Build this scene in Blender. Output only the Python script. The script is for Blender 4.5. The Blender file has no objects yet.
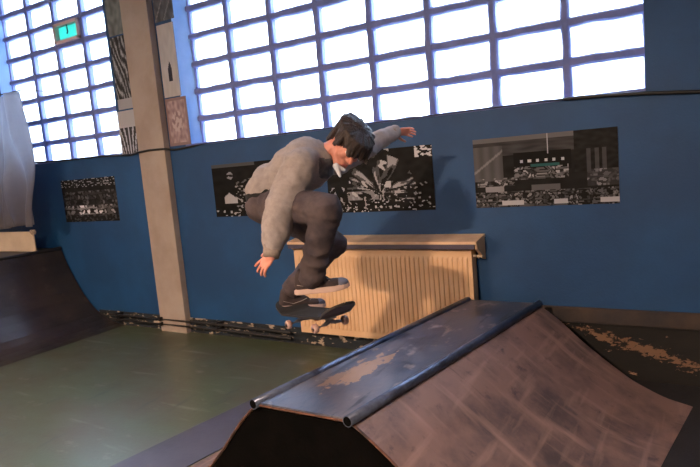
import bpy, bmesh, math, random
from mathutils import Vector, Matrix, noise
random.seed(7)
SC = bpy.context.scene
COL = SC.collection
V = Vector
PI = math.pi

# ------------------------------------------------------------------ camera numbers (metres)
CAM = V((0.0, -4.142, 1.6))
F_PX, PITCH, ROLL, YAW = 591.35, .1232, -.0869, -.5518
fw = V((math.sin(YAW)*math.cos(PITCH), math.cos(YAW)*math.cos(PITCH), -math.sin(PITCH)))
_r = fw.cross(V((0, 0, 1))).normalized(); _u = _r.cross(fw)
RT = math.cos(ROLL)*_r + math.sin(ROLL)*_u
UP = -math.sin(ROLL)*_r + math.cos(ROLL)*_u
def at(x, y, d):                       # measured point of the photograph at distance d -> place in the hall
    return CAM + ((x-350)/F_PX*RT - (y-233.5)/F_PX*UP + fw)*d

# ------------------------------------------------------------------ materials
def srgb(r, g, b):
    f = lambda c: (c/255/12.92) if c/255 <= .04045 else ((c/255+.055)/1.055)**2.4
    return (f(r), f(g), f(b), 1)
def mat(name, col, rough=.6, col2=None, scale=5, bump=0, bscale=None, metal=0, detail=6, lo=.4, hi=.65, stretch=None, spec=.5, col3=None, scale3=20, lo3=.6, hi3=.66, rough2=None, streaks=(), patches=()):
    m = bpy.data.materials.new(name); m.use_nodes = True
    nt = m.node_tree; b = nt.nodes['Principled BSDF']
    b.inputs['Base Color'].default_value = col
    b.inputs['Roughness'].default_value = rough; b.inputs['Metallic'].default_value = metal
    b.inputs['Specular IOR Level'].default_value = spec
    tc = nt.nodes.new('ShaderNodeTexCoord'); mp = nt.nodes.new('ShaderNodeMapping')
    nt.links.new(tc.outputs['Object'], mp.inputs['Vector'])
    if stretch: mp.inputs['Scale'].default_value = stretch
    def nz(s, d=detail):
        n = nt.nodes.new('ShaderNodeTexNoise'); n.inputs['Scale'].default_value = s; n.inputs['Detail'].default_value = d
        n.inputs['Roughness'].default_value = .62
        nt.links.new(mp.outputs['Vector'], n.inputs['Vector']); return n
    def ramp(n, a, c):
        r = nt.nodes.new('ShaderNodeMapRange'); r.inputs['From Min'].default_value = a; r.inputs['From Max'].default_value = c
        nt.links.new(n.outputs['Fac'], r.inputs['Value']); return r
    cur = None
    if col2:
        r = ramp(nz(scale), lo, hi)
        mx = nt.nodes.new('ShaderNodeMix'); mx.data_type = 'RGBA'
        mx.inputs[6].default_value = col; mx.inputs[7].default_value = col2
        nt.links.new(r.outputs['Result'], mx.inputs[0]); cur = mx.outputs[2]
        if rough2 is not None:
            q = nt.nodes.new('ShaderNodeMapRange'); q.inputs['To Min'].default_value = rough; q.inputs['To Max'].default_value = rough2
            nt.links.new(r.outputs['Result'], q.inputs['Value']); nt.links.new(q.outputs['Result'], b.inputs['Roughness'])
    if col3:
        r = ramp(nz(scale3, 8), lo3, hi3)
        mx = nt.nodes.new('ShaderNodeMix'); mx.data_type = 'RGBA'
        if cur: nt.links.new(cur, mx.inputs[6])
        else: mx.inputs[6].default_value = col
        mx.inputs[7].default_value = col3
        nt.links.new(r.outputs['Result'], mx.inputs[0]); cur = mx.outputs[2]
    for sc_, rz, c_, l_, h_ in streaks:      # scuffs drawn out along a direction
        m2 = nt.nodes.new('ShaderNodeMapping'); m2.inputs['Rotation'].default_value = (0, 0, rz); m2.inputs['Scale'].default_value = sc_
        nt.links.new(tc.outputs['Object'], m2.inputs['Vector'])
        n = nt.nodes.new('ShaderNodeTexNoise'); n.inputs['Scale'].default_value = 1; n.inputs['Detail'].default_value = 4
        nt.links.new(m2.outputs['Vector'], n.inputs['Vector']); r = ramp(n, l_, h_)
        mx = nt.nodes.new('ShaderNodeMix'); mx.data_type = 'RGBA'
        if cur: nt.links.new(cur, mx.inputs[6])
        else: mx.inputs[6].default_value = col
        mx.inputs[7].default_value = c_; nt.links.new(r.outputs['Result'], mx.inputs[0]); cur = mx.outputs[2]
    for c_, rad_, rz, pc_, ns_, am_ in patches:      # worn patch with a ragged outline
        m2 = nt.nodes.new('ShaderNodeMapping'); m2.vector_type = 'TEXTURE'; m2.inputs['Location'].default_value = c_; m2.inputs['Rotation'].default_value = rz; m2.inputs['Scale'].default_value = rad_
        nt.links.new(tc.outputs['Object'], m2.inputs['Vector'])
        ln = nt.nodes.new('ShaderNodeVectorMath'); ln.operation = 'LENGTH'; nt.links.new(m2.outputs['Vector'], ln.inputs[0])
        n = nz(ns_, 8); ma = nt.nodes.new('ShaderNodeMath'); ma.operation = 'MULTIPLY_ADD'; ma.inputs[1].default_value = am_
        nt.links.new(n.outputs['Fac'], ma.inputs[0]); nt.links.new(ln.outputs['Value'], ma.inputs[2])
        r = nt.nodes.new('ShaderNodeMapRange'); r.inputs['From Min'].default_value = am_*.5+.95; r.inputs['From Max'].default_value = am_*.5+.8
        nt.links.new(ma.outputs['Value'], r.inputs['Value'])
        mx = nt.nodes.new('ShaderNodeMix'); mx.data_type = 'RGBA'; nt.links.new(cur, mx.inputs[6]); mx.inputs[7].default_value = pc_
        nt.links.new(r.outputs['Result'], mx.inputs[0]); cur = mx.outputs[2]
    if cur: nt.links.new(cur, b.inputs['Base Color'])
    if bump:
        n = nz(bscale or scale*4, 8); bp = nt.nodes.new('ShaderNodeBump'); bp.inputs['Strength'].default_value = bump
        bp.inputs['Distance'].default_value = .01
        nt.links.new(n.outputs['Fac'], bp.inputs['Height']); nt.links.new(bp.outputs['Normal'], b.inputs['Normal'])
    return m
M = {}
M['blue'] = mat('blue_wall_paint', srgb(6, 57, 100), .6, srgb(12, 70, 118), 1.1, .25, 60, col3=srgb(120, 140, 150), scale3=9, lo3=.77, hi3=.8)
M['dado'] = mat('dirty_dark_dado', srgb(24, 21, 20), .85, srgb(12, 11, 13), 2.2, .4, 20, col3=srgb(160, 122, 96), scale3=6, lo3=.66, hi3=.69, stretch=(1, 1, 2.2), patches=(((-.28, 0, .19), (.36, 1, .03), (0, .3, 0), srgb(112, 84, 64), 26, 7), ((-.62, 0, .27), (.10, 1, .02), (0, .5, 0), srgb(122, 92, 70), 20, 5)))
M['dado2'] = mat('dusty_brown_ledge', srgb(66, 54, 48), .85, srgb(40, 38, 42), 3, .3, 20)
M['peel'] = mat('peeling_base_paint', srgb(24, 34, 44), .8, srgb(16, 18, 20), 6, .4, 30, col3=srgb(168, 150, 132), scale3=9, lo3=.56, hi3=.6, stretch=(1, 1, 2.5))
M['pillar'] = mat('beige_pillar_paint', srgb(160, 146, 136), .75, srgb(148, 132, 122), 3, .25, 50)
M['winbar'] = mat('lavender_window_concrete', srgb(108, 118, 172), .6, srgb(92, 104, 160), 6, .6, 40)  # lavender lightened to carry the veiling glare around the windows
M['jamb'] = mat('window_jamb_paint', srgb(140, 176, 226), .5, srgb(126, 164, 218), 5, .2)  # pale blue carries the daylight falling on the reveal
M['other'] = mat('hall_plaster', srgb(196, 192, 190), .8, srgb(180, 176, 176), 2, .2)
M['ceil'] = mat('ceiling_plaster', srgb(190, 188, 186), .9)
M['floor'] = mat('worn_green_floor_paint', srgb(74, 84, 62), .3, srgb(82, 74, 58), 1.5, .12, 30, col3=srgb(112, 112, 98), scale3=4, lo3=.6, hi3=.72, lo=.38, hi=.72, stretch=(1, 1.6, 1), rough2=.42, spec=.75, streaks=(((1.2, 9, 1), .3, srgb(112, 120, 104), .62, .75), ((7, 1.5, 1), .5, srgb(52, 64, 54), .62, .75)))
M['sheetfloor'] = mat('grey_purple_ply_floor_sheet', srgb(74, 72, 84), .42, srgb(60, 58, 70), 3, .1, 40)
M['qp'] = mat('worn_brown_ramp_ply', srgb(56, 47, 42), .28, srgb(34, 30, 30), 2.2, .1, 20, rough2=.45, col3=srgb(76, 64, 58), scale3=5, lo3=.6, hi3=.75)
M['qpdark'] = mat('dark_ramp_edge', srgb(30, 28, 30), .5)
M['bank'] = mat('pinkish_scuffed_ramp_ply', srgb(126, 100, 92), .6, srgb(76, 64, 63), 3.2, .3, 40, lo=.42, hi=.66, col3=srgb(76, 62, 62), scale3=11, lo3=.58, hi3=.72, streaks=(((2, 14, 2), .16, srgb(146, 118, 108), .56, .76), ((16, 1.6, 16), .16, srgb(148, 120, 110), .56, .76), ((3, 24, 3), .1, srgb(74, 60, 60), .64, .76)))
M['deck'] = mat('scuffed_blue_steel_deck', srgb(62, 70, 90), .33, srgb(108, 104, 112), 3.2, .15, 30, metal=.35, col3=srgb(140, 122, 112), scale3=4.6, lo3=.62, hi3=.68, stretch=(1.6, .8, 1), rough2=.5, streaks=(((20, 2.5, 4), .16, srgb(52, 56, 70), .6, .7), ((9, 5, 9), .16, srgb(150, 140, 142), .6, .7)), patches=(((-.12, -.46, .54), (.07, .26, 1), (0, 0, -.15), srgb(158, 128, 108), 11, 4.2), ((-.19, -.62, .54), (.04, .14, 1), (0, 0, -.1), srgb(140, 116, 104), 16, 4.0)))
M['side'] = mat('black_painted_ramp_side', srgb(4, 4, 4), .9, srgb(8, 6, 6), 8, .3, 30, spec=.04, col3=srgb(60, 38, 30), scale3=22, lo3=.74, hi3=.77)
M['edge'] = mat('worn_wood_edge', srgb(92, 56, 42), .8, srgb(36, 26, 24), 14, .4, 60)
M['cope'] = mat('blue_grey_steel_pipe', srgb(92, 102, 126), .3, srgb(64, 70, 88), 9, .05, 60, metal=.55)
M['hole'] = mat('pipe_inside', srgb(5, 5, 6), .95, spec=.05)  # black for the shade in the open pipe ends
M['rad'] = mat('cream_radiator_enamel', srgb(214, 178, 140), .42, srgb(204, 166, 128), 3)
M['shelf'] = mat('cream_shelf_paint', srgb(214, 182, 148), .5, srgb(196, 160, 128), 6, .1, 40)
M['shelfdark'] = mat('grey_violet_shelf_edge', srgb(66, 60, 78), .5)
M['mat'] = mat('dark_floor_mat', srgb(32, 30, 33), .8, srgb(24, 23, 26), 6, .2, 60)  # near-black of the sheet that imitates floor shade
M['black'] = mat('black_rubber', srgb(14, 14, 16), .5)
M['pipe'] = mat('black_painted_pipe', srgb(22, 22, 26), .45, srgb(40, 36, 36), 20)
M['steel'] = mat('cast_metal', srgb(130, 130, 138), .4, metal=.8)
M['paper'] = mat('off_white_paper', srgb(172, 168, 172), .7, srgb(150, 146, 150), 8)
M['tarp'] = mat('grey_plastic_sheet', srgb(126, 120, 122), .4, srgb(104, 98, 102), 3, .3, 20)
M['cream'] = mat('cream_board', srgb(202, 184, 160), .6, srgb(186, 166, 142), 3)
M['hood'] = mat('grey_marl_sweatshirt', srgb(150, 141, 140), .95, srgb(136, 128, 128), 30, .5, 260, spec=.2)
M['rib'] = mat('sweatshirt_rib_knit', srgb(146, 134, 128), .95, srgb(128, 118, 114), 60, .6, 300, spec=.2)
M['print'] = mat('charcoal_chest_print', srgb(70, 76, 84), .9, srgb(96, 98, 102), 40)
M['jean'] = mat('dark_grey_washed_denim', srgb(82, 72, 74), .9, srgb(62, 56, 62), 9, .5, 220, spec=.2)
M['jean2'] = mat('seam_denim', srgb(52, 46, 50), .9)
M['tee'] = mat('black_tshirt', srgb(14, 15, 20), .9)
M['white_tee'] = mat('white_collar', srgb(204, 208, 220), .8)
M['skin'] = mat('skin', srgb(200, 138, 122), .5, srgb(196, 122, 102), 14, .1, 120)
M['hair'] = mat('dark_brown_hair', srgb(50, 36, 32), .5, srgb(30, 24, 24), 30, .8, 60, stretch=(3, 3, .6))
M['shoe'] = mat('dark_brown_suede', srgb(54, 42, 42), .85, srgb(38, 30, 34), 20, .3, 120)
M['shoetoe'] = mat('grey_blue_shoe_toe', srgb(84, 88, 106), .8)
M['sole'] = mat('off_white_shoe_sole', srgb(176, 150, 140), .7)
M['lace'] = mat('shoe_lace', srgb(150, 140, 136), .8)
M['grip'] = mat('black_grip_tape', srgb(20, 19, 20), .95, srgb(32, 30, 30), 12, .5, 300)
M['ply'] = mat('dark_maple_board', srgb(48, 42, 40), .45, srgb(30, 27, 28), 6)
M['wheel'] = mat('white_urethane_wheel', srgb(176, 150, 142), .5, srgb(150, 110, 98), 30)
M['owheel'] = mat('orange_urethane_wheel', srgb(214, 132, 78), .5)
M['eyew'] = mat('eye_white', srgb(215, 208, 204), .3)
M['iris'] = mat('dark_iris', srgb(40, 28, 22), .2)
M['lip'] = mat('lip_skin', srgb(176, 92, 84), .5)
M['brow'] = mat('eyebrow_hair', srgb(56, 38, 32), .8)
M['green'] = mat('green_vent_glass', srgb(78, 186, 168), .3)
M['ventframe'] = mat('vent_frame_paint', srgb(196, 170, 168), .6)
def glass_mat():
    m = bpy.data.materials.new('frosted_window_glass'); m.use_nodes = True; nt = m.node_tree
    nt.nodes.remove(nt.nodes['Principled BSDF']); out = nt.nodes['Material Output']
    a = nt.nodes.new('ShaderNodeBsdfTransparent'); a.inputs[0].default_value = (.93, .96, 1, 1)
    t = nt.nodes.new('ShaderNodeBsdfTranslucent'); t.inputs[0].default_value = (.9, .95, 1, 1)
    g = nt.nodes.new('ShaderNodeBsdfGlossy'); g.inputs['Roughness'].default_value = .15
    x = nt.nodes.new('ShaderNodeMixShader'); y = nt.nodes.new('ShaderNodeMixShader')
    x.inputs[0].default_value = .45; y.inputs[0].default_value = .06
    nt.links.new(a.outputs[0], x.inputs[1]); nt.links.new(t.outputs[0], x.inputs[2])
    nt.links.new(x.outputs[0], y.inputs[1]); nt.links.new(g.outputs[0], y.inputs[2])
    nt.links.new(y.outputs[0], out.inputs[0]); return m
M['glass'] = glass_mat()
_nt = M['tarp'].node_tree; _tr = _nt.nodes.new('ShaderNodeBsdfTranslucent'); _tr.inputs[0].default_value = (.5, .53, .62, 1)
_mx = _nt.nodes.new('ShaderNodeMixShader'); _mx.inputs[0].default_value = .28
_nt.links.new(_nt.nodes['Principled BSDF'].outputs[0], _mx.inputs[1]); _nt.links.new(_tr.outputs[0], _mx.inputs[2]); _nt.links.new(_mx.outputs[0], _nt.nodes['Material Output'].inputs[0])
_nt = M['green'].node_tree; _tr = _nt.nodes.new('ShaderNodeBsdfTranslucent'); _tr.inputs[0].default_value = (.16, .62, .52, 1)
_mx = _nt.nodes.new('ShaderNodeMixShader'); _mx.inputs[0].default_value = .5
_nt.links.new(_nt.nodes['Principled BSDF'].outputs[0], _mx.inputs[1]); _nt.links.new(_tr.outputs[0], _mx.inputs[2]); _nt.links.new(_mx.outputs[0], _nt.nodes['Material Output'].inputs[0])
def emit(name, col, s):
    m = bpy.data.materials.new(name); m.use_nodes = True; b = m.node_tree.nodes['Principled BSDF']
    b.inputs['Emission Color'].default_value = col; b.inputs['Emission Strength'].default_value = s; b.inputs['Base Color'].default_value = col
    return m
M['lampglow'] = emit('lamp_glow', (1, .72, .48, 1), 6)
def vcol_mat(name, rough=.45):
    m = bpy.data.materials.new(name); m.use_nodes = True; nt = m.node_tree; b = nt.nodes['Principled BSDF']
    a = nt.nodes.new('ShaderNodeVertexColor'); a.layer_name = 'print'
    nt.links.new(a.outputs['Color'], b.inputs['Base Color']); b.inputs['Roughness'].default_value = rough; b.inputs['Specular IOR Level'].default_value = .15
    return m
M['print_ink'] = vcol_mat('printed_paper', .6)

# ------------------------------------------------------------------ mesh helpers
def link(name, me, m, parent=None):
    o = bpy.data.objects.new(name, me); COL.objects.link(o)
    ms = m if isinstance(m, (list, tuple)) else [m]
    if not me.materials:
        for k in ms: me.materials.append(k)
    if parent is not None: o.parent = parent
    return o
def tag(o, label=None, cat=None, group=None, kind=None):
    if label: o['label'] = label
    if cat: o['category'] = cat
    if group: o['group'] = group
    if kind: o['kind'] = kind
    return o
def empty(name, loc=(0, 0, 0), mtx=None):
    o = bpy.data.objects.new(name, None); COL.objects.link(o); o.empty_display_size = .1
    if mtx is not None: o.matrix_world = mtx
    else: o.location = loc
    return o
def obj(name, bm, m, parent=None, smooth=False, off=None):
    bmesh.ops.recalc_face_normals(bm, faces=bm.faces)
    if off is not None: bmesh.ops.translate(bm, verts=bm.verts, vec=-V(off))
    me = bpy.data.meshes.new(name); bm.to_mesh(me); bm.free()
    if smooth:
        for p in me.polygons: p.use_smooth = True
    o = link(name, me, m, parent)
    return o
def box(bm, x0, x1, y0, y1, z0, z1, bev=0):
    r = bmesh.ops.create_cube(bm, size=1)
    vs = r['verts']
    bmesh.ops.scale(bm, verts=vs, vec=(x1-x0, y1-y0, z1-z0))
    bmesh.ops.translate(bm, verts=vs, vec=((x0+x1)/2, (y0+y1)/2, (z0+z1)/2))
    if bev:
        es = list({e for v in vs for e in v.link_edges})
        bmesh.ops.bevel(bm, geom=es, offset=bev, segments=2, affect='EDGES', profile=.6)
def frame_from(d):
    d = V(d).normalized(); a = V((0, 0, 1)) if abs(d.z) < .9 else V((1, 0, 0))
    s = d.cross(a).normalized(); t = s.cross(d)
    return s, t, d
def tube(bm, pts, r, n=12, caps=True):
    rings = []
    pts = [V(p) for p in pts]
    ref = None
    for i, p in enumerate(pts):
        d = (pts[min(i+1, len(pts)-1)] - pts[max(i-1, 0)]).normalized()
        if ref is None: s, t, _ = frame_from(d)
        else:
            s = (ref - d*ref.dot(d)).normalized(); t = d.cross(s)
        ref = s
        rr = r[i] if isinstance(r, (list, tuple)) else r
        rings.append([bm.verts.new(p + (s*math.cos(2*PI*k/n) + t*math.sin(2*PI*k/n))*rr) for k in range(n)])
    for a, b in zip(rings, rings[1:]):
        for k in range(n): bm.faces.new((a[k], a[(k+1) % n], b[(k+1) % n], b[k]))
    if caps: bm.faces.new(rings[0][::-1]); bm.faces.new(rings[-1])
def cap(bm, a, b, ra, rb, n=14):               # tapered limb with round ends
    a, b = V(a), V(b); s, t, d = frame_from(b-a) if (b-a).length > 1e-6 else frame_from((0, 0, 1))
    prof = []
    for k in range(5): th = PI/2*k/4.0; prof.append((a - d*ra*math.cos(th), max(ra*math.sin(th), 1e-4)))
    for k in range(1, 5): f = k/5; prof.append((a.lerp(b, f), ra+(rb-ra)*f))
    for k in range(5): th = PI/2*(4-k)/4.0; prof.append((b + d*rb*math.cos(th), max(rb*math.sin(th), 1e-4)))
    rings = [[bm.verts.new(c + (s*math.cos(2*PI*j/n)+t*math.sin(2*PI*j/n))*r) for j in range(n)] for c, r in prof]
    for p, q in zip(rings, rings[1:]):
        for j in range(n): bm.faces.new((p[j], p[(j+1) % n], q[(j+1) % n], q[j]))
    bm.faces.new(rings[0][::-1]); bm.faces.new(rings[-1])
def ell(bm, c, rad, ax=None):
    r = bmesh.ops.create_icosphere(bm, subdivisions=3, radius=1)
    m = Matrix.Diagonal((rad[0], rad[1], rad[2])).to_3x3()
    if ax is not None: m = Matrix((ax[0], ax[1], ax[2])).transposed() @ m
    for v in r['verts']: v.co = m @ v.co + V(c)
def blob(name, bm, m, parent=None, voxel=.008, smooth=6, disp=None):
    """join overlapping volumes into one smooth skin"""
    me = bpy.data.meshes.new('tmp'); bm.to_mesh(me); bm.free()
    t = bpy.data.objects.new('tmp', me); COL.objects.link(t)
    md = t.modifiers.new('r', 'REMESH'); md.mode = 'VOXEL'; md.voxel_size = voxel; md.adaptivity = 0
    if smooth:
        s = t.modifiers.new('s', 'SMOOTH'); s.factor = .5; s.iterations = smooth
    dg = bpy.context.evaluated_depsgraph_get()
    out = bpy.data.meshes.new_from_object(t.evaluated_get(dg), preserve_all_data_layers=False, depsgraph=dg)
    bpy.data.objects.remove(t); bpy.data.meshes.remove(me)
    out.name = name
    if disp:
        nn = [v.normal.copy() for v in out.vertices]
        for v, n_ in zip(out.vertices, nn): v.co += n_*disp(v.co)
    for p in out.polygons: p.use_smooth = True
    out.materials.clear()
    return link(name, out, m, parent)

# ================================================================== THE SETTING
K = (4.142+.12)/4.142                 # the window plane sits .12 m behind the wall face
WX = lambda x: x*K
WZ = lambda z: 1.6+(z-1.6)*K
SILL = 1.876
TOP = 4.36
wins = [   # opening x0,x1 in the wall face, first mullion, step, n mullions, left pane edge, right pane edge
    dict(n=1, x0=-4.315, x1=-.331, m0=-3.634, s=.4744, c=7, xe=-4.075, z0=2.105, r=.2493),
    dict(n=2, x0=-7.33, x1=-5.262, m0=-6.569, s=.4734, c=3, xe=-7.06, z0=2.092, r=.2507),
    dict(n=3, x0=-9.35, x1=-7.48, m0=-9.1, s=.4734, c=4, xe=-9.4, z0=2.092, r=.2507)]
# back wall around the openings
XL, XR, YF, ZC = -10.0, 3.2, -9.5, 5.2
bm = bmesh.new()
TH = .3
box(bm, XL, XR, 0, TH, 0, SILL)
box(bm, XL, XR, 0, TH, TOP, ZC)
xs = [XL] + [v for w in sorted(wins, key=lambda w: w['x0']) for v in (w['x0'], w['x1'])] + [XR]
for i in range(0, len(xs), 2): box(bm, xs[i], xs[i+1], 0, TH, SILL, TOP)
tag(obj('wall_back', bm, M['blue']), 'tall blue painted hall wall below and between the barred windows', kind='structure')
bm = bmesh.new(); box(bm, XL-.2, XL, YF, TH, 0, ZC); tag(obj('wall_left', bm, M['other']), kind='structure')
bm = bmesh.new(); box(bm, XR, XR+.2, YF, TH, 0, ZC); tag(obj('wall_right', bm, M['other']), kind='structure')
bm = bmesh.new(); box(bm, XL-.2, XR+.2, YF-.2, YF, 0, ZC); tag(obj('wall_front', bm, M['other']), kind='structure')
bm = bmesh.new(); box(bm, XL-.2, XR+.2, YF-.2, TH, ZC, ZC+.2); tag(obj('ceiling', bm, M['ceil']), kind='structure')
bm = bmesh.new(); box(bm, XL-.2, XR+.2, YF-.2, TH, -.2, 0); tag(obj('floor', bm, M['floor']), 'worn green painted concrete floor', kind='structure')

def lumpy(bm, axis, p0, p1, u0, u1, c, dep, lum=.006, seed=0):
    """a bar with hand-plastered wavy edges. axis 'x' or 'z' runs p0..p1; u0,u1 cross width; y from c-dep/2..c+dep/2"""
    n = max(4, int((p1-p0)/.05)); prev = None
    for i in range(n+1):
        p = p0+(p1-p0)*i/n
        a = noise.noise(V((p*7, seed*3.1, 0)))*lum*1.6; b = noise.noise(V((p*7, seed*3.1+50, 0)))*lum*1.6
        pr = [(u0+a, c+dep/2), (u0+a, c-dep/2+.012), (u0+a+.012, c-dep/2), (u1+b-.012, c-dep/2), (u1+b, c-dep/2+.012), (u1+b, c+dep/2)]
        ring = [bm.verts.new((p, y, u) if axis == 'x' else (u, y, p)) for u, y in pr]
        if prev:
            for k in range(len(pr)): bm.faces.new((prev[k], prev[(k+1) % 6], ring[(k+1) % 6], ring[k]))
        else: bm.faces.new(ring)
        prev = ring
    bm.faces.new(prev[::-1])
for w in wins:
    root = empty('window_%d' % w['n'], ((w['x0']+w['x1'])/2, .12, SILL)); tag(root, kind='structure')
    x0, x1 = w['x0'], w['x1']
    O = root.location
    bm = bmesh.new()
    hw = .030
    k = 0
    for i in range(w['c']):
        x = WX(w['m0']+i*w['s']); lumpy(bm, 'z', SILL-.05, TOP+.02, x-hw, x+hw, .135, .07, seed=i+w['n']*20)
    nrow = 9
    for j in range(nrow):
        z = WZ(w['z0']+j*w['r']); lumpy(bm, 'x', x0, x1, z-hw, z+hw, .14, .075, seed=60+j+w['n']*20)
    # frame round the opening
    xl = WX(w['xe']); lumpy(bm, 'z', SILL-.02, TOP+.02, xl-.03, xl, .14, .05, seed=90+w['n'])
    lumpy(bm, 'z', SILL-.02, TOP+.02, x1-.02, x1+.1, .17, .05, seed=95+w['n'])
    obj('window_frame', bm, M['winbar'], root, off=O)
    bm = bmesh.new(); box(bm, x0-.02, x1+.02, .158, .166, SILL-.02, TOP+.02)
    obj('pane', bm, M['glass'], root, off=O)
    # jambs with daylight put into their pale blue, and sill
    bm = bmesh.new(); 
    jv = [bm.verts.new(p) for z in (SILL-.01, TOP) for p in ((x0-.004, .001, z), (x0+.004, .001, z), (xl-.012, .125, z), (xl-.012, .155, z), (x0-.004, .155, z))]
    bm.faces.new(jv[:5][::-1]); bm.faces.new(jv[5:])
    for q in range(5): bm.faces.new((jv[q], jv[(q+1) % 5], jv[5+(q+1) % 5], jv[5+q]))
    obj('jamb', bm, M['jamb'], root, off=O)
    bm = bmesh.new()
    n = int((x1-x0)/.05)
    top = []
    for i in range(n+1):
        x = x0+(x1-x0)*i/n; zz = SILL+.008+noise.noise(V((x*9, w['n'], 0)))*.012
        top.append([bm.verts.new((x, y, z)) for y, z in ((.13, SILL-.01), (-.004, SILL-.012), (-.006, zz-.008), (.004, zz), (.13, zz))])
    for a, b in zip(top, top[1:]):
        for q in range(5): bm.faces.new((a[q], a[(q+1) % 5], b[(q+1) % 5], b[q]))
    bm.faces.new(top[0][::-1]); bm.faces.new(top[-1])
    obj('window_sill', bm, M['winbar'], root, off=O)
    if w['n'] == 2:    # the little green vent pane
        xa, xb = WX(w['m0']+w['s']), WX(w['m0']+2*w['s'])
        za, zb = WZ(w['z0']+4*w['r']), WZ(w['z0']+5*w['r'])
        bm = bmesh.new()
        for a in ((xa+.02, xb-.02, za+.02, za+.055), (xa+.02, xb-.02, zb-.055, zb-.02), (xa+.02, xa+.055, za+.02, zb-.02), (xb-.055, xb-.02, za+.02, zb-.02)):
            box(bm, a[0], a[1], .075, .15, a[2], a[3], .004)
        v = obj('vent', bm, M['ventframe'], root, off=O)
        tag(v, 'pale pink framed vent with green glass')
        bm = bmesh.new(); box(bm, xa+.05, xb-.05, .128, .134, za+.05, zb-.05); obj('vent_glass', bm, M['green'], v, off=O)
        bm = bmesh.new(); xm = (xa+xb)/2; tube(bm, [(xm, .1, zb-.05), (xm+.005, .1, (za+zb)/2), (xm-.01, .1, (za+zb)/2-.02)], .008, 8); obj('handle', bm, M['pipe'], v, off=O)

# pillar
bm = bmesh.new(); box(bm, -4.92, -4.545, -.07, .02, 0, ZC, .006)
tag(obj('trim_1', bm, M['pillar']), 'pale beige pillar between the two windows', kind='structure')
# dark lower wall on the right, dusty brown ledge strip on top of it
bm = bmesh.new(); box(bm, -1.05, XR, -.02, .0, 0, .37); box(bm, -1.05, XR, -.035, 0, .365, .372)
tag(obj('baseboard_back', bm, M['dado']), 'black peeling lower wall right of the ramp', kind='structure')
bm = bmesh.new(); box(bm, -1.05, XR, -.03, .0, .372, .475, .006)
tag(obj('trim_2', bm, M['dado2']), 'dusty brown strip topping the dark lower wall', kind='structure')
bm = bmesh.new(); box(bm, -6.0, -1.05, -.012, .0, 0, .15)
tag(obj('trim_3', bm, M['peel']), 'peeling painted strip at the wall foot', kind='structure')

# ------------------------------------------------------------------ posters
def poster(name, w, h, c, fn, nx, ny, label, cat, group=None, curl=0):
    """c = lower-left corner on the wall; fn(u,v)->rgb ink colour"""
    bm = bmesh.new(); lay = bm.loops.layers.float_color.new('print')
    g = []
    for j in range(ny+1):
        row = []
        for i in range(nx+1):
            u, v = i/nx, j/ny
            y = -.004 - .004*abs(noise.noise(V((u*3+c[0], v*2, 1)))) - curl*(v**3)*.5
            row.append(bm.verts.new((u*w, y, v*h)))
        g.append(row)
    bk = [bm.verts.new(p) for p in ((0, -.0005, 0), (w, -.0005, 0), (w, -.0005, h), (0, -.0005, h))]
    for j in range(ny):
        for i in range(nx):
            f = bm.faces.new((g[j][i], g[j][i+1], g[j+1][i+1], g[j+1][i]))
            col = fn((i+.5)/nx, (j+.5)/ny)
            for l in f.loops: l[lay] = (col[0], col[1], col[2], 1)
    def edge(chain, a, b):
        f = bm.faces.new(chain + [b, a])
        for l in f.loops: l[lay] = (.1, .1, .1, 1)
    edge(g[0], bk[0], bk[1]); edge([r[-1] for r in g], bk[1], bk[2]); edge(g[-1][::-1], bk[2], bk[3]); edge([r[0] for r in g][::-1], bk[3], bk[0])
    f = bm.faces.new(bk)
    for l in f.loops: l[lay] = (.3, .3, .3, 1)
    o = obj(name, bm, M['print_ink']); o.location = (c[0], -.001, c[1]); tag(o, label, cat, group)
    return o
def lum(x, tint=(.94, .93, 1.0)): x = max(x*1.05-.004, .0008); return (x*tint[0], x*tint[1], x*tint[2])
def nse(u, v, s, k=0): return noise.noise(V((u*s, v*s, k)))
def heads(u, v, n, rows, seed):          # little pale head-and-shoulder specks in rows
    u += .045*noise.noise(V((u*14, v*14, seed))); v += .05*noise.noise(V((u*11, v*11, seed+4)))
    j = math.floor(v*rows); i = math.floor(u*n + (j % 2)*.5)
    fx = u*n + (j % 2)*.5 - i; fy = v*rows - j
    rnd = noise.cell(V((i+.5, j+.5, seed)))
    rnd2 = noise.cell(V((i+.5, j+.5, seed+9)))
    d = math.hypot((fx-.5-.2*(rnd2-.5))*1.0, (fy-.6)*1.2)
    return (abs(rnd) % 1) if d < .38 else ((abs(rnd2) % 1)*.35 if fy < .35 else 0)
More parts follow.
